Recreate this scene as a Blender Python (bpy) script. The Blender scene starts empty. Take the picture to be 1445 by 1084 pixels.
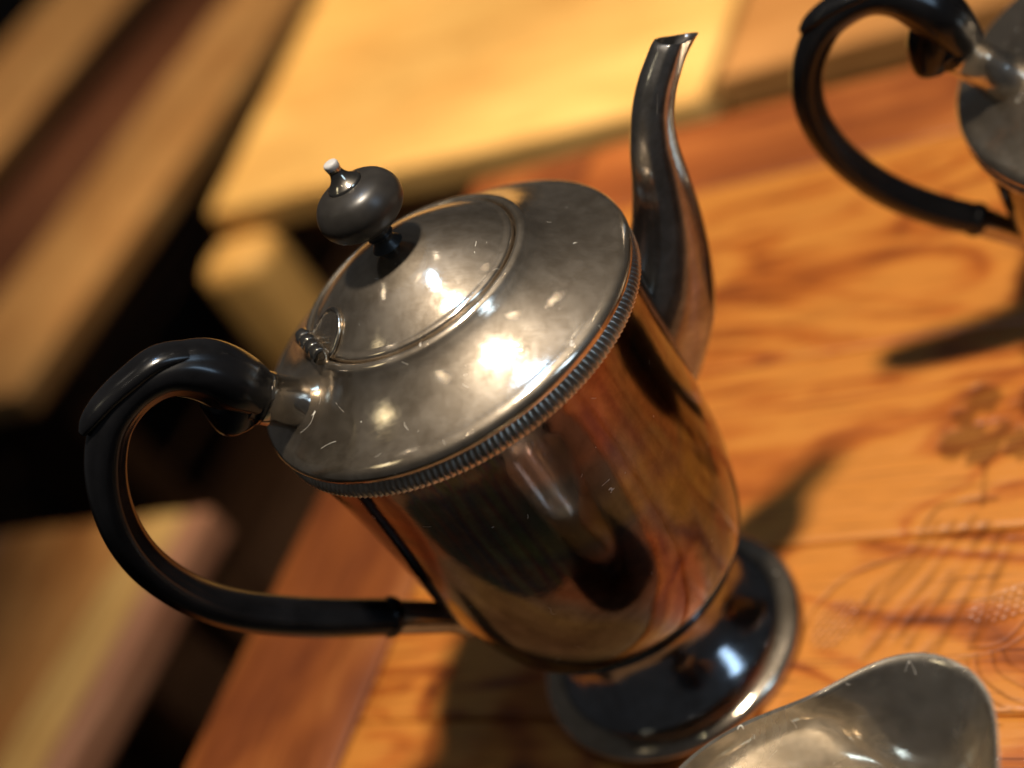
import bpy, bmesh, math, random
import numpy as np
from mathutils import Vector, Matrix
random.seed(7)
S = 0.06                       # one working unit = rim radius of the coffee pot = 6 cm
scene = bpy.context.scene
col = scene.collection

# ------------------------------------------------------------------ camera
cd = bpy.data.cameras.new("camera")
cam = bpy.data.objects.new("camera", cd); col.objects.link(cam)
R_ = Vector((0.81405684, -0.33242571, -0.47624008))
U_ = Vector((0.5806071, 0.44549436, 0.68149114))
F_ = Vector((0.01438291, 0.83128089, -0.55566646))
M = Matrix.Identity(4)
for i in range(3):
    M[i][0] = R_[i]; M[i][1] = U_[i]; M[i][2] = -F_[i]
M[0][3], M[1][3], M[2][3] = 0.0, -5.93896788 * S, 6.1234351 * S
cam.matrix_world = M
cd.sensor_width = 36.0
cd.lens = 36.0 * 2000.0 / 1445.0
cd.clip_start = 0.01; cd.clip_end = 200.0
cd.dof.use_dof = True
cd.dof.focus_distance = 6.45 * S
cd.dof.aperture_fstop = 3.8
scene.camera = cam

# ------------------------------------------------------------------ dim room light
w = bpy.data.worlds.new("World"); scene.world = w; w.use_nodes = True
nt = w.node_tree; bg = nt.nodes["Background"]
bg.inputs[0].default_value = (0.80, 0.80, 0.82, 1); bg.inputs[1].default_value = 0.036

# ------------------------------------------------------------------ lamps
def spot(name, pos, target, watts, color, angle, radius, blend=0.5):
    d = bpy.data.lights.new(name, 'SPOT'); d.energy = watts; d.color = color
    d.spot_size = math.radians(angle); d.spot_blend = blend; d.shadow_soft_size = radius
    o = bpy.data.objects.new(name, d); col.objects.link(o)
    p = Vector(pos) * S; t = Vector(target) * S
    o.location = p; o.rotation_euler = (t - p).to_track_quat('-Z', 'Y').to_euler()
    return o
spot("key_lamp", (3.4, -2.2, 24), (1.6, 0.8, 0), 112, (1.0, 0.86, 0.68), 46, 0.055, 0.6)
spot("cool_lamp", (3.6, 4.0, 24), (0, 0, 1), 6, (0.26, 0.56, 1.0), 40, 0.045)
spot("shop_lamp", (0.0, 8.5, 22), (2.6, 12.4, -1), 118, (1.0, 0.78, 0.47), 46, 0.04, 0.8)
spot("shop_lamp", (-4.0, 22.0, 22), (-1.4, 21.0, -2.5), 66, (1.0, 0.74, 0.42), 44, 0.04, 0.8)
spot("shop_lamp", (-8.0, 31.0, 22), (-4.5, 32.0, -2.5), 66, (1.0, 0.76, 0.46), 50, 0.04, 0.8)
d = bpy.data.lights.new("window_light", 'AREA'); d.shape = 'RECTANGLE'; d.size = 0.20; d.size_y = 0.80; d.energy = 3.4; d.color = (0.50, 0.73, 1.0)
o = bpy.data.objects.new("window_light", d); col.objects.link(o); o.location = Vector((14.5, -16.0, 18.0)) * S
o.rotation_euler = (Vector((0, 0, 1)) - Vector((14.5, -16.0, 18.0))).to_track_quat('-Z', 'Y').to_euler()
for p in ((-6, 8, 20), (-2, 12, 21), (7, 9, 22), (9, -3, 20), (-5, -5, 23), (12, 4, 21)):
    d = bpy.data.lights.new("ceiling_bulb", 'POINT'); d.energy = 0.22; d.color = (1.0, 0.9, 0.75); d.shadow_soft_size = 0.006
    o = bpy.data.objects.new("ceiling_bulb", d); col.objects.link(o); o.location = Vector(p) * S
for p, q in (((-7.2, 2.0, 12.8), 0.09), ((-6.6, 1.2, 12.2), 0.08)):     # two small shaded lamps across the shop
    d = bpy.data.lights.new("shaded_lamp", 'AREA'); d.shape = 'DISK'; d.size = q; d.energy = 0.03; d.color = (1.0, 0.9, 0.62)
    o = bpy.data.objects.new("shaded_lamp", d); col.objects.link(o); o.location = Vector(p) * S
    o.rotation_euler = (Vector((-.3, -.4, 2.9)) - Vector(p)).to_track_quat('-Z', 'Y').to_euler()
scene.view_settings.view_transform = 'Standard'
scene.view_settings.look = 'None'
scene.view_settings.exposure = 0.0
scene.view_settings.gamma = 1.0

# ------------------------------------------------------------------ helpers
def empty(name, loc, label, cat, group=None):
    o = bpy.data.objects.new(name, None); col.objects.link(o)
    o.empty_display_size = 0.02
    o.location = Vector(loc) * S
    o['label'] = label; o['category'] = cat
    if group: o['group'] = group
    return o

def obj(name, verts, faces, mat, parent=None, smooth=True, org=None, kind=None, sharp=None):
    """verts in world working units"""
    me = bpy.data.meshes.new(name)
    off = Vector((0, 0, 0))
    p = parent
    while p is not None:
        off += p.location; p = p.parent
    vs = [(v[0] * S - off.x, v[1] * S - off.y, v[2] * S - off.z) for v in verts]
    me.from_pydata(vs, [], faces)
    bm = bmesh.new(); bm.from_mesh(me)
    bmesh.ops.recalc_face_normals(bm, faces=bm.faces)
    bm.to_mesh(me); bm.free()
    if smooth:
        me.polygons.foreach_set('use_smooth', [True] * len(me.polygons))
        if sharp: me.set_sharp_from_angle(angle=math.radians(sharp))
    me.materials.append(mat)
    o = bpy.data.objects.new(name, me); col.objects.link(o)
    if parent: o.parent = parent
    if kind: o['kind'] = kind
    return o

def spline(pts, n=6):
    """Catmull-Rom through tuples; returns a dense list"""
    P = [np.array(p, float) for p in pts]
    P = [2 * P[0] - P[1]] + P + [2 * P[-1] - P[-2]]
    out = []
    for i in range(1, len(P) - 2):
        a, b, c, d = P[i - 1:i + 3]
        for k in range(n):
            t = k / n
            out.append(0.5 * (2 * b + (c - a) * t + (2 * a - 5 * b + 4 * c - d) * t * t + (3 * b - a - 3 * c + d) * t ** 3))
    out.append(P[-2])
    return out

def lathe(prof, ctr=(0, 0, 0), seg=160, axis=None, mod=None):
    """prof [(r,z)] -> verts, faces. axis=(ex,ey,ez) vectors. mod(r,z,ang,i)->r"""
    ex, ey, ez = axis or (Vector((1, 0, 0)), Vector((0, 1, 0)), Vector((0, 0, 1)))
    c = Vector(ctr); V = []; Fc = []; n = len(prof)
    for i, (r, z) in enumerate(prof):
        for k in range(seg):
            a = 2 * math.pi * k / seg
            rr = mod(r, z, a, i) if mod else r
            rr = max(rr, 1e-5)
            V.append(c + ex * (rr * math.cos(a)) + ey * (rr * math.sin(a)) + ez * z)
    for i in range(n - 1):
        for k in range(seg):
            k2 = (k + 1) % seg
            Fc.append((i * seg + k, i * seg + k2, (i + 1) * seg + k2, (i + 1) * seg + k))
    return V, Fc

def cap(V, Fc, seg, first=True, last=True):
    n = len(V) // seg
    if first: Fc.append(tuple(range(seg)))
    if last: Fc.append(tuple((n - 1) * seg + k for k in range(seg)))
    return V, Fc

def sweep(path, ra, rb, lat, seg=32, shape=None, caps=True, endrings=None):
    """tube along 3D path; ra = half size in the bend plane, rb = half size sideways (along lat)"""
    P = [Vector(p) for p in path]; n = len(P); V = []; Fc = []
    lat = Vector(lat).normalized()
    for i in range(n):
        t = (P[min(i + 1, n - 1)] - P[max(i - 1, 0)]).normalized()
        nn = lat.cross(t).normalized()
        if endrings and i in endrings: nn = Vector(endrings[i]).normalized()
        for k in range(seg):
            a = 2 * math.pi * k / seg
            ca, sa = math.cos(a), math.sin(a)
            m = shape(a, i / (n - 1)) if shape else 1.0
            V.append(P[i] + nn * (ra[i] * ca * m) + lat * (rb[i] * sa * m))
    for i in range(n - 1):
        for k in range(seg):
            k2 = (k + 1) % seg
            Fc.append((i * seg + k, i * seg + k2, (i + 1) * seg + k2, (i + 1) * seg + k))
    if caps: cap(V, Fc, seg)
    return V, Fc

def merge(*parts):
    V = []; Fc = []
    for v, f in parts:
        o = len(V); V += list(v); Fc += [tuple(i + o for i in q) for q in f]
    return V, Fc

# ------------------------------------------------------------------ materials
def newmat(name):
    m = bpy.data.materials.new(name); m.use_nodes = True
    n = m.node_tree.nodes; l = m.node_tree.links
    b = n['Principled BSDF']
    return m, n, l, b
def ramp(n, stops, interp='LINEAR'):
    r = n.new('ShaderNodeValToRGB'); e = r.color_ramp
    e.interpolation = interp
    e.elements[0].position, e.elements[0].color = stops[0][0], (*stops[0][1], 1)
    e.elements[1].position, e.elements[1].color = stops[-1][0], (*stops[-1][1], 1)
    for p, c in stops[1:-1]:
        x = e.elements.new(p); x.color = (*c, 1)
    return r
def noise(n, l, vec, scale, detail=4, rough=0.55, dist=0.0):
    t = n.new('ShaderNodeTexNoise'); t.inputs['Scale'].default_value = scale
    t.inputs['Detail'].default_value = detail; t.inputs['Roughness'].default_value = rough
    t.inputs['Distortion'].default_value = dist
    if vec is not None: l.new(vec, t.inputs['Vector'])
    return t
def mix(n, l, fac, a, b, blend='MIX'):
    m = n.new('ShaderNodeMix'); m.data_type = 'RGBA'; m.blend_type = blend
    for s, v in ((m.inputs[0], fac), (m.inputs[6], a), (m.inputs[7], b)):
        if hasattr(v, 'is_linked') or hasattr(v, 'node'): l.new(v, s)
        elif isinstance(v, tuple): s.default_value = (*v, 1) if len(v) == 3 else v
        else: s.default_value = v
    return m.outputs[2]
def coords(n, l, scale=1.0, rotz=0.0, stretch=(1, 1, 1)):
    g = n.new('ShaderNodeNewGeometry')
    mp = n.new('ShaderNodeMapping'); mp.vector_type = 'POINT'
    r = n.new('ShaderNodeMapping'); r.inputs['Rotation'].default_value = (0, 0, rotz)
    l.new(g.outputs['Position'], r.inputs['Vector'])
    mp.inputs['Scale'].default_value = tuple(s * scale / S for s in stretch)
    l.new(r.outputs[0], mp.inputs['Vector'])
    return mp.outputs[0]

def silver(name, light, dark, r_lo, r_hi, haze_w, haze_r, specks=0.5, bump=0.25, patch=1.7, refl_tint=None):
    """tarnished silver plate: a sharp lobe and a soft tarnish lobe, cloudy colour, scratches, dust"""
    m, n, l, b = newmat(name)
    c = coords(n, l)
    big = noise(n, l, c, patch, 6, 0.66, 0.8)
    fine = noise(n, l, c, 11.0, 6, 0.72, 0.4)
    cr = ramp(n, [(0.34, dark), (0.62, light)]); l.new(big.outputs[0], cr.inputs[0])
    base = cr.outputs[0]
    if refl_tint:
        t1 = noise(n, l, c, 0.85, 2, 0.5, 1.0)
        base = mix(n, l, 1.0, base, ramp_out(n, l, t1.outputs[0], refl_tint), 'MULTIPLY')
    dull = mix(n, l, 1.0, base, (0.80, 0.78, 0.75), 'MULTIPLY')
    fm = ramp(n, [(0.40, (0, 0, 0)), (0.60, (1, 1, 1))]); l.new(fine.outputs[0], fm.inputs[0])
    c1 = mix(n, l, fm.outputs[0], dull, base)
    b.inputs['Metallic'].default_value = 1.0
    l.new(c1, b.inputs['Base Color'])
    rr = n.new('ShaderNodeMapRange'); rr.inputs[1].default_value = 0.35; rr.inputs[2].default_value = 0.65
    rr.inputs[3].default_value = r_lo; rr.inputs[4].default_value = r_hi
    l.new(fine.outputs[0], rr.inputs[0]); l.new(rr.outputs[0], b.inputs['Roughness'])
    sc = noise(n, l, coords(n, l, 1, 0.5, (5, 60, 9)), 1.0, 4, 0.7, 2.5)
    wav = noise(n, l, c, 2.2, 2, 0.5)
    add = n.new('ShaderNodeMath'); add.operation = 'MULTIPLY_ADD'
    l.new(wav.outputs[0], add.inputs[0]); add.inputs[1].default_value = 6.0; l.new(sc.outputs[0], add.inputs[2])
    bp = n.new('ShaderNodeBump'); bp.inputs['Strength'].default_value = bump; bp.inputs['Distance'].default_value = 0.00012
    l.new(add.outputs[0], bp.inputs['Height'])
    l.new(bp.outputs[0], b.inputs['Normal'])
    b2 = n.new('ShaderNodeBsdfPrincipled'); b2.inputs['Metallic'].default_value = 1.0
    b2.inputs['Roughness'].default_value = haze_r; l.new(c1, b2.inputs['Base Color']); l.new(bp.outputs[0], b2.inputs['Normal'])
    hz = n.new('ShaderNodeMapRange'); hz.inputs[1].default_value = 0.35; hz.inputs[2].default_value = 0.65
    hz.inputs[3].default_value = haze_w * 0.86; hz.inputs[4].default_value = min(1, haze_w * 1.14)
    l.new(big.outputs[0], hz.inputs[0])
    ms = n.new('ShaderNodeMixShader'); l.new(hz.outputs[0], ms.inputs[0]); l.new(b.outputs[0], ms.inputs[1]); l.new(b2.outputs[0], ms.inputs[2])
    last = ms.outputs[0]
    if specks:
        def math_(op, x, y=None, z=None):
            q = n.new('ShaderNodeMath'); q.operation = op
            for k_, v_ in enumerate((x, y, z)):
                if v_ is None: continue
                if hasattr(v_, 'node'): l.new(v_, q.inputs[k_])
                else: q.inputs[k_].default_value = v_
            return q.outputs[0]
        v = n.new('ShaderNodeTexVoronoi'); v.inputs['Scale'].default_value = 11.0; l.new(c, v.inputs['Vector'])
        sepc = n.new('ShaderNodeSeparateColor'); l.new(v.outputs['Color'], sepc.inputs[0])
        th = math_('MULTIPLY_ADD', math_('POWER', sepc.outputs[0], 4.0), 0.11 * specks, -0.024)
        dot = math_('LESS_THAN', v.outputs['Distance'], th)
        # lint and short scratches: thin contour lines of a noise, broken into pieces by a second one
        ln = noise(n, l, c, 3.2, 1, 0.4, 1.0); ln2 = noise(n, l, c, 9.5, 2, 0.5)
        thin = math_('LESS_THAN', math_('ABSOLUTE', math_('SUBTRACT', ln.outputs[0], 0.5)), 0.0016)
        lint = math_('MULTIPLY', thin, math_('GREATER_THAN', ln2.outputs[0], 0.665 - 0.02 * specks))
        fac = math_('MULTIPLY', math_('MAXIMUM', dot, lint), 0.8)
        df = n.new('ShaderNodeBsdfPrincipled'); df.inputs['Base Color'].default_value = (0.8, 0.76, 0.68, 1); df.inputs['Roughness'].default_value = 0.4
        m2 = n.new('ShaderNodeMixShader'); l.new(fac, m2.inputs[0]); l.new(last, m2.inputs[1]); l.new(df.outputs[0], m2.inputs[2])
        last = m2.outputs[0]
    l.new(last, n['Material Output'].inputs['Surface'])
    return m
def ramp_out(n, l, src, stops):
    r = ramp(n, stops); l.new(src, r.inputs[0]); return r.outputs[0]

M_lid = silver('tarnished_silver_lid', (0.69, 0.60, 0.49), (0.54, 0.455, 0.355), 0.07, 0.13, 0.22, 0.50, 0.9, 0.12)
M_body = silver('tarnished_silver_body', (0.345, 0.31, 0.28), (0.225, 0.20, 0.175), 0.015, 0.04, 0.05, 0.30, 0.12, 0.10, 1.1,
                [(0.30, (0.44, 0.36, 0.36)), (0.42, (0.72, 0.74, 0.56)), (0.49, (0.55, 0.57, 0.66)), (0.57, (0.86, 0.54, 0.47)), (0.66, (0.56, 0.42, 0.42)), (0.78, (0.74, 0.72, 0.55))])  # tarnish patches; olive and red-brown reflections are also put into this colour
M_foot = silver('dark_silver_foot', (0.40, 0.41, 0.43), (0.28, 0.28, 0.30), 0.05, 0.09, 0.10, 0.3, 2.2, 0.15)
M_spout = silver('tarnished_silver_spout', (0.46, 0.44, 0.42), (0.30, 0.28, 0.27), 0.07, 0.13, 0.30, 0.42, 0.4, 0.2)
M_fit = silver('silver_fittings', (0.62, 0.57, 0.50), (0.42, 0.38, 0.32), 0.04, 0.08, 0.16, 0.40, 0.3, 0.15)
M_band = silver('darkened_band_silver', (0.72, 0.64, 0.54), (0.46, 0.39, 0.32), 0.12, 0.2, 0.6, 0.46, 0, 0.2)
M_jug = silver('bright_silver_jug', (0.92, 0.84, 0.72), (0.74, 0.66, 0.55), 0.018, 0.04, 0.24, 0.44, 0.5, 0.12)

def dark_gloss(name, colr, rough, spec_noise=True):
    m, n, l, b = newmat(name)
    c = coords(n, l)
    f = noise(n, l, c, 5.0, 5, 0.6)
    l.new(ramp_out(n, l, f.outputs[0], [(0.3, colr), (0.75, tuple(x * 2.2 for x in colr))]), b.inputs['Base Color'])
    rr = n.new('ShaderNodeMapRange'); rr.inputs[3].default_value = rough * 0.75; rr.inputs[4].default_value = rough * 1.4
    l.new(f.outputs[0], rr.inputs[0]); l.new(rr.outputs[0], b.inputs['Roughness'])
    f2 = noise(n, l, c, 26.0, 3, 0.5)
    bp = n.new('ShaderNodeBump'); bp.inputs['Strength'].default_value = 0.12; bp.inputs['Distance'].default_value = 0.0001
    l.new(f2.outputs[0], bp.inputs['Height']); l.new(bp.outputs[0], b.inputs['Normal'])
    return m
M_black = dark_gloss('black_bakelite', (0.0035, 0.0035, 0.004), 0.20)
M_knob = dark_gloss('worn_black_knob', (0.014, 0.0125, 0.011), 0.32)

def wood(name, stops, rot, grain=1.0, rough=0.42, bumpd=0.0004, stain=False, blotch=0.5, spec=0.4, rings=9.0, ringw=0.30):
    m, n, l, b = newmat(name)
    oi = n.new('ShaderNodeObjectInfo')
    c0 = coords(n, l, grain, -rot)
    sh = n.new('ShaderNodeVectorMath'); sh.operation = 'MULTIPLY_ADD'
    cx = n.new('ShaderNodeCombineXYZ')
    for i in range(3): l.new(oi.outputs['Random'], cx.inputs[i])
    l.new(cx.outputs[0], sh.inputs[0]); sh.inputs[1].default_value = (37, 53, 11); l.new(c0, sh.inputs[2])
    def st(vx, vy, vz):
        q = n.new('ShaderNodeVectorMath'); q.operation = 'MULTIPLY'; l.new(sh.outputs[0], q.inputs[0]); q.inputs[1].default_value = (vx, vy, vz)
        return q.outputs[0]
    warp = noise(n, l, st(0.30, 0.9, 0.9), 1.0, 3, 0.5, 0.8)
    bands = n.new('ShaderNodeMath'); bands.operation = 'MULTIPLY'; l.new(warp.outputs[0], bands.inputs[0]); bands.inputs[1].default_value = rings
    fr = n.new('ShaderNodeMath'); fr.operation = 'PINGPONG'; l.new(bands.outputs[0], fr.inputs[0]); fr.inputs[1].default_value = 1.0
    fib = noise(n, l, st(0.9, 14, 14), 1.0, 5, 0.65, 0.3)
    bl = noise(n, l, st(0.8, 1.6, 1.6), 1.0, 4, 0.6, 0.5)
    s1 = n.new('ShaderNodeMath'); s1.operation = 'MULTIPLY_ADD'; l.new(fr.outputs[0], s1.inputs[0]); s1.inputs[1].default_value = ringw
    s2 = n.new('ShaderNodeMath'); s2.operation = 'MULTIPLY_ADD'; l.new(bl.outputs[0], s2.inputs[0]); s2.inputs[1].default_value = blotch
    s2.inputs[2].default_value = 0.25 - 0.5 * ringw - 0.25 * blotch
    l.new(s2.outputs[0], s1.inputs[2])
    s3 = n.new('ShaderNodeMath'); s3.operation = 'MULTIPLY_ADD'; l.new(fib.outputs[0], s3.inputs[0]); s3.inputs[1].default_value = 0.45; l.new(s1.outputs[0], s3.inputs[2])
    colr = ramp_out(n, l, s3.outputs[0], stops)
    # open pores: short dark dashes along the grain
    po = noise(n, l, st(1.6, 46, 46), 1.0, 2, 0.6)
    pm = ramp(n, [(0.30, (0.34, 0.27, 0.22)), (0.43, (1, 1, 1))]); l.new(po.outputs[0], pm.inputs[0])
    colr = mix(n, l, 0.75, colr, pm.outputs[0], 'MULTIPLY')
    if stain:
        at = n.new('ShaderNodeAttribute'); at.attribute_name = 'stain'
        colr = mix(n, l, at.outputs['Fac'], colr, (0.045, 0.014, 0.006))
        sp_ = n.new('ShaderNodeMapRange'); sp_.inputs[3].default_value = spec; sp_.inputs[4].default_value = 0.0
        l.new(at.outputs['Fac'], sp_.inputs[0]); l.new(sp_.outputs[0], b.inputs['Specular IOR Level'])
    if not stain: b.inputs['Specular IOR Level'].default_value = spec
    l.new(colr, b.inputs['Base Color'])
    rr = n.new('ShaderNodeMapRange'); rr.inputs[3].default_value = rough * 0.8; rr.inputs[4].default_value = rough * 1.35
    l.new(fib.outputs[0], rr.inputs[0]); l.new(rr.outputs[0], b.inputs['Roughness'])
    bp = n.new('ShaderNodeBump'); bp.inputs['Strength'].default_value = 0.6; bp.inputs['Distance'].default_value = bumpd
    l.new(s3.outputs[0], bp.inputs['Height']); l.new(bp.outputs[0], b.inputs['Normal'])
    return m
TA = math.atan2(-0.667, 0.745)            # direction of the table's long side
TB = TA + math.pi / 2
orange = [(0.14, (0.05, 0.012, 0.004)), (0.30, (0.16, 0.038, 0.007)), (0.46, (0.31, 0.078, 0.010)), (0.60, (0.43, 0.122, 0.016)), (0.82, (0.55, 0.205, 0.033))]
redder = [(0.18, (0.055, 0.013, 0.004)), (0.42, (0.145, 0.036, 0.008)), (0.65, (0.23, 0.064, 0.013)), (0.85, (0.31, 0.105, 0.024))]
pine = [(0.2, (0.50, 0.26, 0.075)), (0.5, (0.64, 0.38, 0.125)), (0.85, (0.74, 0.48, 0.18))]
rust = [(0.2, (0.17, 0.062, 0.016)), (0.5, (0.30, 0.122, 0.032)), (0.85, (0.42, 0.20, 0.062))]
tan = [(0.2, (0.28, 0.13, 0.042)), (0.5, (0.42, 0.215, 0.078)), (0.85, (0.52, 0.31, 0.13))]
mauve = [(0.2, (0.16, 0.065, 0.035)), (0.5, (0.26, 0.115, 0.065)), (0.85, (0.34, 0.17, 0.10))]
brown = [(0.2, (0.10, 0.04, 0.014)), (0.5, (0.19, 0.085, 0.03)), (0.85, (0.27, 0.14, 0.055))]
W_panel = wood('carved_orange_wood', orange, TA, 1.0, 0.36, 0.0007, True, 1.05, 0.55, 19.0, 0.54)
W_border = wood('red_brown_wood_across', redder, TB, 0.9, 0.42)
W_back = wood('red_brown_wood_along', [(p_, tuple(x * 1.5 for x in c_)) for p_, c_ in redder], TA, 0.9, 0.42)
W_front_shade = wood('shade_brown_wood_along', [(0.2, (0.10, 0.045, 0.018)), (0.5, (0.18, 0.09, 0.038)), (0.85, (0.26, 0.14, 0.065))], TA, 0.9, 0.42)
W_dark = wood('dark_stained_wood', [(0.2, (0.016, 0.007, 0.004)), (0.5, (0.03, 0.014, 0.007)), (0.85, (0.05, 0.024, 0.011))], TB, 0.9, 0.5, spec=0.2)
W_gap_shade = wood('gap_shade_brown', [(0.2, (0.035, 0.010, 0.005)), (0.5, (0.075, 0.024, 0.011)), (0.85, (0.11, 0.04, 0.018))], TB, 0.6, 0.5, spec=0.25)
W_pine = wood('pale_pine', pine, TA, 0.7, 0.5, 0.0003, False, 0.25)
W_tan = wood('tan_wood', tan, TB, 0.6, 0.5)
W_yellow = wood('yellow_plank_wood', [(p_, tuple(x * .72 for x in c_)) for p_, c_ in pine], TB, 0.6, 0.5)
W_rust = wood('red_brown_seat_wood', rust, TB, 0.8, 0.45, blotch=0.8)
W_mauve = wood('mauve_brown_wood', mauve, TB, 0.6, 0.45)
W_brown = wood('brown_wood', brown, TB, 0.6, 0.5)
W_side = wood('orange_brown_wood', [(0.2, (0.20, 0.085, 0.025)), (0.5, (0.34, 0.155, 0.045)), (0.85, (0.44, 0.22, 0.075))], TA, 0.6, 0.5)
W_floor = wood('dark_floor_wood', [(0.2, (0.009, 0.004, 0.002)), (0.5, (0.018, 0.008, 0.0045)), (0.85, (0.03, 0.014, 0.008))], TB, 0.5, 0.6, spec=0.12)

# ------------------------------------------------------------------ table-frame geometry
EA = Vector((0.745, -0.667, 0)).normalized(); EB = Vector((0.667, 0.745, 0)).normalized()
def ab(a, b, z): return EA * a + EB * b + Vector((0, 0, z))
def block(a0, a1, b0, b1, z0, z1, bev=0.03):
    """box in the table frame with chamfered edges (verts, faces)"""
    bm = bmesh.new()
    vs = [bm.verts.new(ab(a, b, z)) for a in (a0, a1) for b in (b0, b1) for z in (z0, z1)]
    for q in ((0, 1, 3, 2), (4, 6, 7, 5), (0, 4, 5, 1), (2, 3, 7, 6), (0, 2, 6, 4), (1, 5, 7, 3)):
        bm.faces.new([vs[i] for i in q])
    bmesh.ops.recalc_face_normals(bm, faces=bm.faces)
    if bev: bmesh.ops.bevel(bm, geom=list(bm.edges), offset=bev, segments=2, affect='EDGES', profile=0.6)
    bm.verts.index_update()
    V = [v.co.copy() for v in bm.verts]; Fc = [tuple(v.index for v in f.verts) for f in bm.faces]
    bm.free(); return V, Fc

FLOOR = -7.6
fv, ff = block(-90, 60, -40, 110, FLOOR - 0.5, FLOOR, 0)
floor = obj('floor', fv, ff, W_floor, None, False, kind='structure')
# dark floor boards laid on the sheet, joints open (only the ones near the furniture)
k = 0
for i in range(-26, 12):
    bv, bf = block(i * 2.2 + 0.02, i * 2.2 + 2.18, -12, 60, FLOOR + 0.004, FLOOR + 0.12, 0.02)
    obj('floor_board', bv, bf, W_floor, floor, False)

m, n, l, b = newmat('added_olive_rug')
c = coords(n, l, 0.55); q_ = noise(n, l, c, 1.0, 5, 0.6, 1.5)
l.new(ramp_out(n, l, q_.outputs[0], [(0.36, (0.03, 0.028, 0.02)), (0.43, (0.26, 0.25, 0.10)), (0.50, (0.10, 0.11, 0.13)), (0.55, (0.30, 0.10, 0.05)), (0.62, (0.30, 0.28, 0.14))]), b.inputs['Base Color'])
b.inputs['Roughness'].default_value = 0.95
obj('added_rug', *block(-9, 9, -14, -2.6, FLOOR + .121, FLOOR + .26, .03), m, None, False, kind='structure')  # added unseen, only to put olive tones into the pot's reflection

# ------------------------------------------------------------------ carving of the table top
def seg_dist(X, Y, pts):
    d = np.full(X.shape, 9.0)
    for (x0, y0), (x1, y1) in zip(pts[:-1], pts[1:]):
        dx, dy = x1 - x0, y1 - y0; L = dx * dx + dy * dy + 1e-9
        t = np.clip(((X - x0) * dx + (Y - y0) * dy) / L, 0, 1)
        d = np.minimum(d, np.hypot(X - x0 - t * dx, Y - y0 - t * dy))
    return d
def sp2(p, n=5): return [tuple(q) for q in spline(p, n)]
GROOVES = []   # (polyline, half width, depth, stain)
def G(p, wd, dp, stn): GROOVES.append((sp2(p), wd, dp * .7, stn))
G([(1.95, -0.55), (1.73, -0.36), (1.57, -0.39), (1.40, -0.48), (1.30, -0.46), (1.19, -0.42), (1.07, -0.38), (0.95, -0.37), (0.71, -0.45), (0.52, -0.62)], .016, .016, .85)
for p in ([(1.61, -0.43), (1.37, -0.52), (1.13, -0.55), (0.92, -0.64)], [(1.67, -0.50), (1.38, -0.59), (1.12, -0.66), (0.87, -0.74)],
          [(1.78, -0.55), (1.55, -0.64), (1.26, -0.74), (1.01, -0.82), (0.79, -0.90)], [(1.80, -0.64), (1.55, -0.77), (1.29, -0.88), (1.02, -1.00)],
          [(1.82, -0.74), (1.56, -0.89), (1.29, -1.03), (1.02, -1.17)], [(1.82, -0.84), (1.60, -0.98), (1.43, -1.11), (1.27, -1.22)],
          [(1.35, -0.55), (1.16, -0.60), (1.00, -0.70)], [(1.45, -0.78), (1.22, -0.84), (0.98, -0.93)], [(1.42, -0.96), (1.20, -1.07), (1.0, -1.12)]):
    G(p, .036, .012, .55)
G([(2.05, -0.31), (1.95, -0.42), (1.86, -0.52)], .016, .012, .8)
for p in ([(1.23, -1.24), (1.33, -1.31), (1.42, -1.33), (1.55, -1.31), (1.7, -1.25)], [(1.15, -1.26), (1.29, -1.34), (1.39, -1.37), (1.52, -1.38), (1.68, -1.33)],
          [(1.19, -1.28), (1.14, -1.39), (1.12, -1.56), (1.17, -1.70)], [(1.31, -1.34), (1.26, -1.45), (1.27, -1.57), (1.33, -1.70)],
          [(1.24, -1.30), (1.18, -1.43), (1.19, -1.60), (1.26, -1.74)], [(1.36, -1.36), (1.33, -1.46), (1.36, -1.6)],
          [(1.05, -1.28), (0.97, -1.42), (0.98, -1.58), (1.08, -1.72)]):
    G(p, .010, .012, .8)
PETALS = [((2.19, -0.13), .16, .15), ((2.06, -0.03), .135, .125), ((2.37, 0.15), .12, .125), ((2.29, -0.32), .125, .12), ((2.09, -0.20), .10, .11), ((2.56, -0.12), .13, .13), ((2.20, 0.11), .07, .09)]
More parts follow.
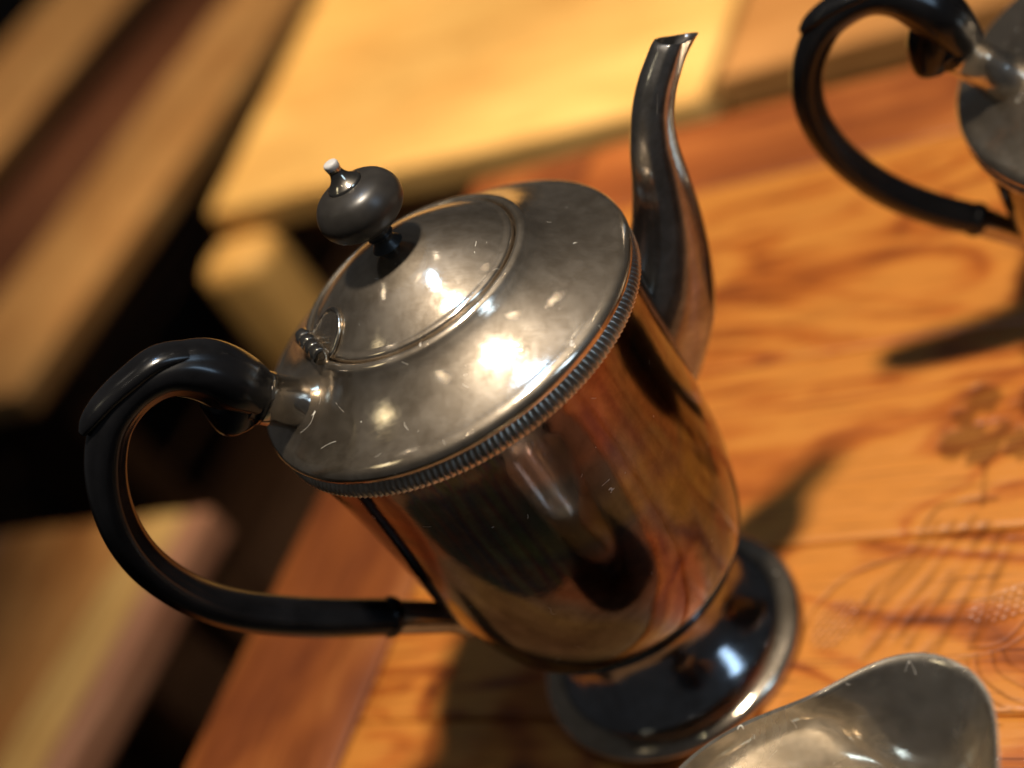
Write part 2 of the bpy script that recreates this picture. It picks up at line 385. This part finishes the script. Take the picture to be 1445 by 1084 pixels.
def carve(X, Y):
    H = np.zeros(X.shape); T = np.zeros(X.shape)
    def sm(d, wd): return np.clip(1 - d / wd, 0, 1) ** 0.8
    for p, wd, dp, stn in GROOVES:
        k_ = .55 + .45 * np.sin(X * 13.7 + Y * 5.1) * np.sin(Y * 11.3 - X * 4.0 + p[0][0] * 9)
        s = sm(seg_dist(X + .005 * np.sin(Y * 17), Y + .005 * np.sin(X * 15), p), wd * 1.15); H = np.minimum(H, -.55 * dp * s * (.6 + .4 * k_)); T = np.maximum(T, stn * s * k_)
    wob = 0.02 * np.sin(X * 31 + 2 * np.sin(Y * 17)) * np.cos(Y * 27)
    for (cx, cy), rx, ry in PETALS:
        d = np.hypot((X - cx) / rx, (Y - cy) / ry) + wob * 9 + .12 * np.sin(X * 57 + cx * 20) * np.sin(Y * 49)
        s = np.clip((1.12 - d) / 0.35, 0, 1)
        hatch = 0.5 + 0.5 * np.sin((X * 0.7 + Y) * 120)
        H = np.minimum(H, s * (-.010 + .002 * hatch)); T = np.maximum(T, s * (0.50 + 0.22 * hatch))
    s = np.clip((1.0 - np.hypot((X - 2.27) / .06, (Y + .07) / .05)) / .3, 0, 1); T *= (1 - .7 * s)
    # pricked scale ground beside the leaf
    for (cx, cy, rx, ry, an) in ((1.55, -1.16, .26, .11, -.35), (0.80, -0.60, .20, .14, .3)):
        ca, sa = math.cos(an), math.sin(an)
        u = (X - cx) * ca + (Y - cy) * sa; v = -(X - cx) * sa + (Y - cy) * ca
        msk = np.clip((1.0 - np.hypot(u / rx, v / ry)) / .25, 0, 1)
        q = np.abs(np.sin(u * 62 + np.where(np.floor(v * 26) % 2 > 0, 0, 1.57))) * np.abs(np.sin(v * 26 * math.pi))
        s = msk * np.clip((.38 - q) / .3, 0, 1)
        H = np.minimum(H, -.009 * s); T = np.maximum(T, .6 * s)
    # ground line
    return H, T

table = empty('carved_table', (0, 0, FLOOR + 0.12), 'carved orange brown wooden table with reddish plank border', 'table')
def plank_grid(name, a0, a1, b0, b1, mat, fine=None, step=0.012, th=0.5):
    """a table board whose upper face is a height field (worn edges + carving)"""
    A = [a0, a0 + .012, a0 + .03]; B = [b0, b0 + .008, b0 + .02, b0 + .04]
    if fine:
        fa0, fa1 = fine
        A += list(np.arange(a0 + .3, fa0, .3)) + list(np.arange(fa0, fa1, step)) + list(np.arange(fa1, a1 - .2, .5))
        B += list(np.arange(b0 + .05, b1 - .045, step))
    else:
        A += list(np.linspace(a0 + .3, a1 - .3, 12)); B += list(np.linspace(b0 + .1, b1 - .1, 6))
    A += [a1 - .03, a1 - .012, a1]; B += [b1 - .04, b1 - .02, b1 - .008, b1]
    A = np.array(sorted(A)); B = np.array(sorted(B))
    AA, BB = np.meshgrid(A, B, indexing='ij')
    X = EA.x * AA + EB.x * BB; Y = EA.y * AA + EB.y * BB
    if fine: H, T = carve(X, Y)
    else: H = np.zeros(X.shape); T = H.copy()
    ed = np.minimum(np.minimum(AA - a0, a1 - AA), np.minimum(BB - b0, b1 - BB))
    H = H - .02 * np.clip(1 - ed / .035, 0, 1) ** 2
    H += .006 * np.sin(AA * 1.3 + b0) * np.sin(BB * 2.1 + a0)
    na, nb = AA.shape
    V = [(X[i, j], Y[i, j], H[i, j]) for i in range(na) for j in range(nb)]
    Fc = [(i * nb + j, (i + 1) * nb + j, (i + 1) * nb + j + 1, i * nb + j + 1) for i in range(na - 1) for j in range(nb - 1)]
    ring = [i * nb for i in range(na)] + [(na - 1) * nb + j for j in range(1, nb)] + [i * nb + nb - 1 for i in range(na - 2, -1, -1)] + [j for j in range(nb - 2, 0, -1)]
    o0 = len(V); V += [(V[i][0], V[i][1], -th) for i in ring]; m = len(ring)
    Fc += [(ring[i], o0 + i, o0 + (i + 1) % m, ring[(i + 1) % m]) for i in range(m)]
    Fc.append(tuple(o0 + i for i in range(m)))
    o = obj(name, V, Fc, mat, table, True, sharp=50)
    at = o.data.attributes.new('stain', 'FLOAT', 'POINT')
    vals = np.zeros(len(V), dtype=np.float32); vals[:na * nb] = T.ravel()
    at.data.foreach_set('value', vals)
    return o
A0, A1, AI = -3.55, 11.0, -2.18
J = [4.51, 2.30, 0.68, -0.50, -1.02]
plank_grid('panel_board', AI + .012, A1, J[1] + .006, J[0] - .012, W_panel)
plank_grid('panel_board', AI + .012, A1, J[2] + .006, J[1] - .006, W_panel, (1.2, 2.6), .016)
plank_grid('panel_board', AI + .012, A1, J[3] + .006, J[2] - .006, W_panel, (0.5, 2.6))
plank_grid('panel_board', AI + .012, A1, J[4] + .006, J[3] - .006, W_panel, (1.2, 2.6))
plank_grid('border_board', A0, AI - .012, -2.4, 5.55, W_border)
plank_grid('border_board', AI - .004, A1, J[0], 5.55, W_back)
plank_grid('border_board', AI - .004, A1, -2.4, J[4] - .006, W_front_shade)  # unseen front board, browned so the pot reflects a shaded table
for a0, a1, b0, b1 in ((A0 + .5, A1 - .5, 5.0, 5.25), (A0 + .5, A1 - .5, -2.2, -1.95), (A0 + .25, A0 + .5, -1.95, 5.0), (A1 - .5, A1 - .25, -1.95, 5.0)):
    obj('apron', *block(a0, a1, b0, b1, -1.9, -.51), W_brown, table, False)
for a in (A0 + .2, A1 - 1.2):
    for b in (-2.25, 4.3):
        obj('leg', *block(a, a + 1.0, b, b + 1.0, FLOOR + .121, -1.91, .08), W_brown, table, False)

# ------------------------------------------------------------------ coffee pot
def az(deg): return Vector((math.cos(math.radians(deg)), math.sin(math.radians(deg)), 0))
PHI = 185.0

def ferrule_axis(d):
    ez = Vector(d).normalized(); ex = ez.orthogonal().normalized(); ey = ez.cross(ex)
    return ex, ey, ez

def gadroon(r0, zb, h, n, ctr):
    seg = n * 8; prof = []
    for i in range(9):
        t = i / 8; a = math.pi * t
        prof.append((r0, zb + h * t))
    def mod(r, z, a, i):
        t = i / 8; bulge = math.sin(math.pi * min(1, t * .8 + .2)) if t > 0 else 0
        lob = abs(math.sin((a * n + t * 0.9) / 2)) ** 0.8
        return r + bulge * (0.006 + 0.024 * lob) + .014 * (1 - t)
    return lathe(prof, ctr, seg, None, mod)

HC = [(0.90, 2.97), (0.945, 3.10), (1.01, 3.25), (1.14, 3.355), (1.30, 3.375), (1.47, 3.325), (1.61, 3.20), (1.72, 3.03), (1.795, 2.82), (1.815, 2.6), (1.775, 2.36), (1.68, 2.13), (1.52, 1.90), (1.33, 1.68), (1.11, 1.455)]
HA = [.120, .152, .145, .115, .098, .096, .095, .094, .094, .095, .097, .100, .101, .100, .096]
def build_handle(root, ctr, phi, tr, sc, fit_mat, loop=None, low=None):
    """looped black handle with thumb spur, scroll, ferrules and silver sockets, in the vertical plane at azimuth phi"""
    e = az(phi); lat = Vector((-e.y, e.x, 0))
    def P(r, z, l=0.0):
        r, z = tr(r, z); return Vector(ctr) + e * r + Vector((0, 0, z)) + lat * l
    def Q(r, z): return Vector(ctr) + e * r + Vector((0, 0, z))
    pts = spline([(*(q if loop else tr(*q)), h) for q, h in zip(loop or HC, HA)], 8)
    path = [Q(p[0], p[1]) for p in pts]; ra = [p[2] * sc for p in pts]; rb = [p[2] * 1.12 * sc for p in pts]
    def shp(a, t):   # two soft flutes along each cheek
        return 1.0 - 0.07 * math.exp(-((math.sin(a) - 0.75) / .16) ** 2) - 0.07 * math.exp(-((math.sin(a) + 0.75) / .16) ** 2)
    h = obj('handle', *sweep(path, ra, rb, lat, 48, shp), M_black, root)
    # acanthus thumb leaf lying along the top, its tip standing free as a spur
    tp = spline([(0.925, 3.19, .04, .07), (0.985, 3.335, .05, .09), (1.13, 3.434, .052, .102), (1.30, 3.442, .050, .10), (1.42, 3.43, .048, .09), (1.50, 3.412, .044, .08), (1.56, 3.392, .036, .062), (1.605, 3.372, .018, .034)], 8)
    obj('thumb_rest', *sweep([P(q[0], q[1]) for q in tp], [q[2] * sc for q in tp], [q[3] * sc for q in tp], lat, 32,
        lambda a, t: 1.0 - .12 * math.exp(-((a - 0.0) / .35) ** 2) - .12 * math.exp(-((a - 2 * math.pi) / .35) ** 2)), M_black, h)
    cp = spline([(0.93, 3.16, .15, .125), (0.965, 3.09, .165, .124), (1.005, 3.03, .160, .120), (1.045, 2.975, .128, .108), (1.075, 2.930, .090, .09), (1.085, 2.905, .040, .05)], 6)
    obj('scroll', *sweep([P(q[0], q[1]) for q in cp], [q[2] * sc for q in cp], [q[3] * sc for q in cp], lat, 28), M_black, h)
    # upper socket, normal to the shoulder
    d = (P(0.90, 2.97) - P(0.735, 2.75)).normalized(); L = (P(0.90, 2.97) - P(0.70, 2.70)).length
    ax = ferrule_axis(d); base = P(0.70, 2.70)
    pr = [(0.150 * sc, -.02), (.140 * sc, .09), (.132 * sc, .13), (.126 * sc, .16), (.124 * sc, L * .6), (.124 * sc, L - .06), (.130 * sc, L - .05), (.130 * sc, L - .01), (.08 * sc, L)]
    obj('upper_socket', *lathe(pr, base, 64, ax), fit_mat, root, sharp=35)
    pr = [(.09 * sc, L - .012), (.128 * sc, L - .01), (.138 * sc, L + .012), (.128 * sc, L + .032), (.130 * sc, L + .045), (.134 * sc, L + .06), (.118 * sc, L + .08), (.09 * sc, L + .09)]
    obj('ferrule', *lathe(pr, base, 64, ax), M_black, root, sharp=50)
    # lower joint
    a_, b_ = (Q(*low[0]), Q(*low[1])) if low else (P(1.12, 1.465), P(0.80, 1.115)); d = (b_ - a_).normalized(); L = (b_ - a_).length; ax = ferrule_axis(d)
    pr = [(.06 * sc, -.045), (.095 * sc, -.045), (.108 * sc, -.025), (.110 * sc, 0), (.105 * sc, .022), (.092 * sc, .035), (.06 * sc, .036)]
    obj('ferrule', *lathe(pr, a_, 64, ax), M_black, root, sharp=50)
    pr = [(.05 * sc, .034), (.090 * sc, .035), (.092 * sc, .06), (.088 * sc, L * .35), (.084 * sc, L * .55), (.082 * sc, L * .75), (.088 * sc, L * .85), (.108 * sc, L * .96)]
    obj('lower_socket', *lathe(pr, a_, 64, ax), fit_mat, root, sharp=40)

pot = empty('coffee_pot', (0, 0, 0), 'tall tarnished silver coffee pot with black knob and looped black handle', 'coffee pot')
foot_p = spline([(.425, .50), (.420, .44), (.44, .36), (.49, .26), (.57, .165), (.64, .108), (.672, .094)], 6) + [np.array(p) for p in ((.678, .080), (.68, .03), (.40, .06), (.001, .07))]
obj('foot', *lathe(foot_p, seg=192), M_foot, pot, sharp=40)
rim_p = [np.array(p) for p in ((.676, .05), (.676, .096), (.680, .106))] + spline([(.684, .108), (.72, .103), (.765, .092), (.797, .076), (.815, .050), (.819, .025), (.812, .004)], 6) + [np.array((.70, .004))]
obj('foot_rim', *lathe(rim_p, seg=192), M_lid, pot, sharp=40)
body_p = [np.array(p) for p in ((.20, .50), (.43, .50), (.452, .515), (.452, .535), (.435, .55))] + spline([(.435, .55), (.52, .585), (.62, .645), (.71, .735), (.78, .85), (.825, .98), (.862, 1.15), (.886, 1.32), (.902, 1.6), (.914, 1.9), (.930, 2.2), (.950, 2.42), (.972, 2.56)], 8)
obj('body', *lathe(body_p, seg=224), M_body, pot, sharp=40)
obj('gadroon_band', *gadroon(.966, 2.550, .102, 200, (0, 0, 0)), M_band, pot)
sh_p = [np.array(p) for p in ((.96, 2.645), (.992, 2.652))] + spline([(1.004, 2.662), (1.010, 2.685), (1.000, 2.712), (.972, 2.732), (.930, 2.748), (.86, 2.780), (.78, 2.822), (.71, 2.868), (.655, 2.912), (.618, 2.950)], 6) + spline([(.612, 2.958), (.600, 2.972), (.580, 2.982), (.562, 2.978), (.552, 2.962)], 4) + [np.array((.545, 2.94)), np.array((.50, 2.93))]
obj('shoulder', *lathe(sh_p, seg=224), M_lid, pot, sharp=50)
lid_p = spline([(.538, 2.945), (.546, 2.968), (.540, 2.988), (.522, 2.998)], 4) + spline([(.515, 2.999), (.46, 3.032), (.38, 3.076), (.29, 3.118), (.20, 3.152), (.12, 3.178), (.06, 3.192), (.001, 3.195)], 6)
lid = obj('lid', *lathe(lid_p, seg=192), M_lid, pot, sharp=60)
kn_p = spline([(.085, 3.18), (.070, 3.20), (.052, 3.225), (.056, 3.245), (.064, 3.252), (.054, 3.265), (.060, 3.290)], 4) + spline([(.07, 3.296), (.130, 3.316), (.186, 3.358), (.212, 3.412), (.206, 3.466), (.170, 3.518), (.11, 3.548), (.05, 3.556), (.001, 3.556)], 8)
kn = obj('knob', *lathe(kn_p, seg=96), M_knob, lid, sharp=70)
fi_p = [np.array(p) for p in ((.02, 3.52), (.084, 3.52), (.086, 3.560), (.080, 3.568))] + spline([(.076, 3.570), (.053, 3.590), (.038, 3.612), (.032, 3.634), (.034, 3.652)], 5)
obj('finial', *lathe(fi_p, seg=64), M_fit, lid, sharp=40)
m, n, l, b = newmat('bright_pin'); b.inputs['Base Color'].default_value = (.50, .49, .48, 1); b.inputs['Roughness'].default_value = .5
obj('finial_pin', *lathe(spline([(.033, 3.648), (.035, 3.660), (.034, 3.676), (.024, 3.684), (.001, 3.685)], 4), seg=32), m, lid)

# hinge on the lid's edge, on the handle side
hp = az(187.0); ht = Vector((-hp.y, hp.x, 0))
hinge = obj('hinge', *lathe([(.001, -.135), (.022, -.135), (.022, .135), (.001, .135)], hp * .560 + Vector((0, 0, 3.020)), 24, (hp, Vector((0, 0, 1)), ht)), M_fit, pot, sharp=40)
for i in range(4):
    z0 = -.140 + i * .070
    pr = [(.020, z0 + .001), (.041, z0 + .002), (.0425, z0 + .004), (.043, z0 + .035), (.0425, z0 + .066), (.041, z0 + .068), (.020, z0 + .069)]
    obj('knuckle', *lathe(pr, hp * .565 + Vector((0, 0, 3.022)), 28, (hp, Vector((0, 0, 1)), ht)), M_fit, hinge, sharp=60)
# rounded leaf plate soldered to the lid, with a raised edge
rimv = []
for i in range(33):
    t = math.pi * i / 32
    rr = .535 - .160 * math.sin(t) ** .8; tt = -.135 * math.cos(t)
    x = hp * rr + ht * tt; r_ = x.length
    zz = np.interp(r_, [.06, .12, .20, .29, .38, .46, .515, .54], [3.192, 3.178, 3.152, 3.118, 3.076, 3.032, 2.999, 2.985])
    rimv.append(Vector((x.x, x.y, zz + .012)))
obj('hinge_leaf', *sweep(rimv, [.013] * 33, [.011] * 33, (0.05, 0.02, 1), 10), M_fit, hinge)
top = []; low = []
for v in rimv: top.append(v + Vector((0, 0, .004))); low.append(v - Vector((0, 0, .03)))
obj('hinge_plate', top + low, [tuple(range(33)), tuple(range(65, 32, -1))] + [(i, i + 1, i + 34, i + 33) for i in range(32)] + [(32, 0, 33, 65)], M_lid, hinge, False)

# spout
se = az(PHI - 180.0); sl = Vector((-se.y, se.x, 0))
sp = spline([(.62, 1.66, .36, .20), (.82, 1.80, .33, .205), (.99, 1.950, .29, .21), (1.12, 2.135, .232, .198), (1.22, 2.34, .184, .175), (1.29, 2.54, .147, .150), (1.345, 2.72, .121, .126), (1.415, 2.87, .104, .108), (1.505, 2.985, .095, .100), (1.61, 3.075, .088, .094), (1.675, 3.125, .088, .090)], 8)
pth = [se * q[0] + Vector((0, 0, q[1])) for q in sp]; N = len(pth)
def tang(i): return (pth[min(i + 1, N - 1)] - pth[max(i - 1, 0)]).normalized()
er = {}
for i in range(N - 9, N):      # shear the mouth so that it opens upwards into a beak
    w_ = (i - (N - 9)) / 8.0
    nn = sl.cross(tang(i)).normalized()
    tgt = -(se * .83 + Vector((0, 0, -.42))).normalized()
    if nn.dot(tgt) < 0: tgt = -tgt
    er[i] = nn.lerp(tgt, w_).normalized()
def spshape(a, t):
    f = 1.0
    for c_ in (0.9, math.pi - .9, math.pi + .9, 2 * math.pi - .9): f += .035 * math.exp(-((a - c_) / .18) ** 2)
    return f
v1, f1 = sweep(pth, [q[2] for q in sp], [q[3] for q in sp], sl, 64, spshape, False, er)
ri = [max(q[2] - .016, .01) for q in sp]; rj = [max(q[3] - .016, .01) for q in sp]
i0 = N - 30
v2, f2 = sweep(pth[i0:], ri[i0:], rj[i0:], sl, 64, spshape, False, {k - i0: v for k, v in er.items()})
def beak(V, n0):
    nr = len(V) // 64
    for i in range(nr):
        w_ = max(0.0, (i + n0 - (N - 12)) / 11.0)
        if w_ <= 0: continue
        c_ = pth[i + n0]
        for k in range(64):
            v = V[i * 64 + k]; d = v - c_
            o_ = max(0.0, (d.dot(se) - .35 * d.z) / .10)
            lt = d.dot(sl)
            v += (se * .062 + Vector((0, 0, -.012))) * (w_ ** 2 * min(o_, 1.1) ** 2) - sl * (lt * .38 * w_ * min(1, o_))
beak(v1, 0); beak(v2, i0)
V, Fc = merge((v1, f1), (v2, f2))
o1 = (N - 1) * 64; o2 = len(v1) + (N - 1 - i0) * 64
Fc += [(o1 + q, o1 + (q + 1) % 64, o2 + (q + 1) % 64, o2 + q) for q in range(64)]
spo = obj('spout', V, Fc, M_spout, pot, sharp=60)
build_handle(pot, (0, 0, 0), PHI, lambda r, z: (r, z), 1.0, M_fit)

# ------------------------------------------------------------------ second pot of the set
TC = (4.07, -0.35, 0)
tea = empty('teapot', TC, 'squat tarnished silver pot with black loop handle at the frame edge', 'teapot')
tf = spline([(.62, .14), (.66, .10), (.80, .06), (.92, .035), (.935, .004)], 5) + [np.array((.5, .01))]
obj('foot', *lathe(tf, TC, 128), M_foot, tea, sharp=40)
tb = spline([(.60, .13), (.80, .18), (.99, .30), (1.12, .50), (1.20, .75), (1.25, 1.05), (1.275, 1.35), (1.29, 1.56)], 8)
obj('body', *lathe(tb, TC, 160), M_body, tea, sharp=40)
obj('gadroon_band', *gadroon(1.285, 1.55, .085, 220, TC), M_band, tea)
ts = spline([(1.28, 1.625), (1.322, 1.64), (1.325, 1.665), (1.29, 1.695), (1.20, 1.72), (1.05, 1.775), (.92, 1.84), (.82, 1.90), (.77, 1.94), (.73, 1.945), (.71, 1.92)], 6)
obj('shoulder', *lathe(ts, TC, 160), M_lid, tea, sharp=50)
tl = spline([(.70, 1.92), (.70, 1.955), (.66, 1.975), (.5, 2.06), (.32, 2.13), (.15, 2.18), (.001, 2.195)], 6)
tlid = obj('lid', *lathe(tl, TC, 128), M_lid, tea, sharp=60)
obj('knob', *lathe([(r, z - 1.01) for r, z in kn_p], TC, 64), M_knob, tlid, sharp=70)
build_handle(tea, TC, 151.0, lambda r, z: (1.2 + (r - .9) * .98, 2.08 + (z - 2.97) * 1.12), .92, M_fit,
             [(1.16, 2.10), (1.21, 2.27), (1.28, 2.41), (1.40, 2.52), (1.54, 2.565), (1.72, 2.53), (1.86, 2.42), (1.96, 2.26), (2.01, 2.06), (2.00, 1.86), (1.945, 1.66), (1.84, 1.44), (1.70, 1.25), (1.55, 1.10), (1.41, .985)],
             ((1.42, .99), (1.14, .70)))

# ------------------------------------------------------------------ cream jug
JC = Vector((-0.09, -2.56, 0))
jug = empty('cream_jug', JC, 'low open silver cream jug with wide rounded lip, before the coffee pot', 'cream jug')
LIPA = math.radians(21)
def jug_surface(inset):
    seg = 128; rings = []
    levels = [(0.0, .30), (.04, .34), (.09, .36), (.13, .30), (.17, .28), (.22, .36), (.32, .52), (.48, .66), (.64, .70), (.80, .735), (.92, .76), (1.0, .785)]
    lv = spline(levels, 5)
    V = []
    for (t, rho) in lv:
        for k in range(seg):
            a = 2 * math.pi * k / seg
            d = (a - LIPA + math.pi) % (2 * math.pi) - math.pi
            lip = math.exp(-(abs(d) / .44) ** 2.4)
            body = max(0.0, (t - .3) / .7)
            lipz = math.exp(-(abs(d) / .85) ** 2.2)
            z = t * 1.16 + lipz * .06 * body ** 3
            r = rho * (1 + .36 * lip * body ** 3.2) - inset
            r *= 1 - .10 * lip * math.exp(-((body - .5) / .24) ** 2)
            # waisted just before the lip
            r *= 1 + .06 * math.exp(-((abs(d) - 1.5) / .5) ** 2) * body
            r = max(r, .02)
            V.append(JC + Vector((r * math.cos(a), r * math.sin(a), z + (inset * .9 if t < .3 else 0))))
    return V, len(lv), seg
Vo, nl, sg = jug_surface(0.0)
Vi, _, _ = jug_surface(0.02)
i0 = 22
Fo = [(i * sg + k, i * sg + (k + 1) % sg, (i + 1) * sg + (k + 1) % sg, (i + 1) * sg + k) for i in range(nl - 1) for k in range(sg)]
Fo.append(tuple(range(sg)))
Vi = Vi[i0 * sg:]
ni = nl - i0
cz = sum(Vi[k].z for k in range(sg)) / sg
Vi2 = []
for s_, dz in ((.02, -.10), (.3, -.095), (.6, -.075), (.85, -.03)):
    for k in range(sg):
        c_ = Vector((JC.x, JC.y, cz)); v = c_ + (Vi[k] - c_) * s_; v.z = cz + dz; Vi2.append(v)
Vi = Vi2 + Vi; ni += 4
Fi = [(i * sg + k, i * sg + (k + 1) % sg, (i + 1) * sg + (k + 1) % sg, (i + 1) * sg + k) for i in range(ni - 1) for k in range(sg)]
Fi.append(tuple(range(sg)))
V, Fc = merge((Vo, Fo), (Vi, Fi))
o1 = (nl - 1) * sg; o2 = len(Vo) + (ni - 1) * sg
Fc += [(o1 + q, o1 + (q + 1) % sg, o2 + (q + 1) % sg, o2 + q) for q in range(sg)]
bw = obj('bowl', V, Fc, M_jug, jug, sharp=70)
bw.data.materials.append(M_foot)                      # outside in darker silver, standing in for shade in the pot's reflection
for p_ in bw.data.polygons[:len(Fo)]: p_.material_index = 1
jh = spline([(-.74, .88, .04), (-.95, 1.0, .045), (-1.13, .92, .05), (-1.18, .72, .05), (-1.05, .52, .045), (-.80, .42, .04), (-.62, .44, .03)], 8)
jd = az(10); jl = Vector((-jd.y, jd.x, 0))
obj('handle', *sweep([JC + jd * q[0] + Vector((0, 0, q[1])) for q in jh], [q[2] for q in jh], [q[2] * 1.2 for q in jh], jl, 20), M_fit, jug)

# ------------------------------------------------------------------ furniture beyond the table
def prism(quad, z0, z1, shift=(0, 0), bev=.06, sg=2):
    """four-sided upright board: quad of (a,b) at the top, bottom shifted by shift"""
    bm = bmesh.new()
    t = [bm.verts.new(ab(a, b, z1)) for a, b in quad]; u = [bm.verts.new(ab(a + shift[0], b + shift[1], z0)) for a, b in quad]
    bm.faces.new(t); bm.faces.new(u[::-1])
    for i in range(4): bm.faces.new((t[i], u[i], u[(i + 1) % 4], t[(i + 1) % 4]))
    bmesh.ops.recalc_face_normals(bm, faces=bm.faces)
    bmesh.ops.bevel(bm, geom=list(bm.edges), offset=bev, segments=sg, affect='EDGES', profile=0.5)
    bm.verts.index_update()
    V = [v.co.copy() for v in bm.verts]; Fc = [tuple(v.index for v in f.verts) for f in bm.faces]
    bm.free(); return V, Fc
bench = empty('pine_bench', ab(-6.0, 11.0, FLOOR + .121), 'long pale yellow pine bench standing behind the carved table', 'bench')
def b_left(b): return -9.6 - .17 * (b - 8.1)
for i in range(3):
    f0, f1 = i * 2.9, i * 2.9 + 2.88
    obj('seat_board', *prism([(b_left(8.1 + f0), 8.1 + f0), (-2.05, 7.65 + f0), (-2.05, 7.65 + f1), (b_left(8.1 + f1), 8.1 + f1)], -1.45, -1.0), W_pine, bench, False)
for (a, b, sx) in ((-9.85, 7.35, -0.1), (-3.4, 8.0, 0.4), (-10.4, 15.2, -0.1), (-3.4, 15.2, 0.4)):
    obj('leg', *prism([(a, b), (a + 1.15, b), (a + 1.15, b + .9), (a, b + .9)], FLOOR + .121, -1.46, (sx, 0), .28, 5), W_pine, bench, True, sharp=50)
for b in (8.75, 15.5):
    obj('rail', *block(-8.70, -3.45, b, b + .3, -2.2, -1.46, .04), W_brown, bench, False)

side = empty('brown_side_table', ab(3.0, 11.0, FLOOR + .121), 'orange brown wooden side table standing right of the pine bench', 'table')
for i in range(4):
    obj('top_board', *block(-1.9, 9.0, 7.8 + i * 1.8, 7.8 + i * 1.8 + 1.78, -1.4, -.95, .05), W_side, side, False)
for a in (-1.7, 8.0):
    for b in (8.0, 14.0):
        obj('leg', *block(a, a + .8, b, b + .8, FLOOR + .121, -1.41, .06), W_side, side, False)

stool = empty('low_stool', ab(-9.8, 1.2, FLOOR + .121), 'low wooden seat with one yellow plank, left of the carved table', 'stool')
rows = [(-8.0, -7.6, W_mauve), (-8.75, -8.03, W_yellow), (-10.0, -8.78, W_rust), (-11.2, -10.03, W_rust), (-12.3, -11.23, W_mauve)]
for a0, a1, mt in rows:
    obj('seat_board', *block(a0, a1, -2.2, 3.55, -2.45, -2.0, .07), mt, stool, False)
for a in (-12.2, -8.4):
    for b in (-2.1, 2.75):
        obj('leg', *block(a, a + .7, b, b + .7, FLOOR + .121, -2.46, .06), W_dark, stool, False)
for b in (-1.7, 3.0):
    obj('rail', *block(-11.49, -8.41, b, b + .3, -3.2, -2.46, .03), W_dark, stool, False)

def long_bench(a0, a1, b0, b1, z, label, m1, m2):
    t = empty('plank_bench', ab((a0 + a1) / 2, (b0 + b1) / 2, FLOOR + .121), label, 'bench', 'long plank benches at the back')
    obj('seat_board', *block(a0, a1, b0, b1, z - .5, z, .08), m1, t, False)
    for b in (b0 + .6, b1 - 1.6):
        obj('leg', *block(a0 + .3, a1 - .3, b, b + .7, FLOOR + .121, z - .51, .06), m2, t, False)
    return t
long_bench(-17.2, -14.3, 7.0, 30, -2.5, 'long tan plank bench running back beside the pine bench', W_tan, W_dark)
long_bench(-21.9, -17.4, 6.4, 34, -3.2, 'added brown plank standing in for the shaded gap between the two tan benches', W_gap_shade, W_dark)  # added plank; shade on the floor gap is put into its brown
long_bench(-27.5, -22.2, 6.0, 40, -2.5, 'farther tan plank bench cut by the top left corner', W_tan, W_dark)
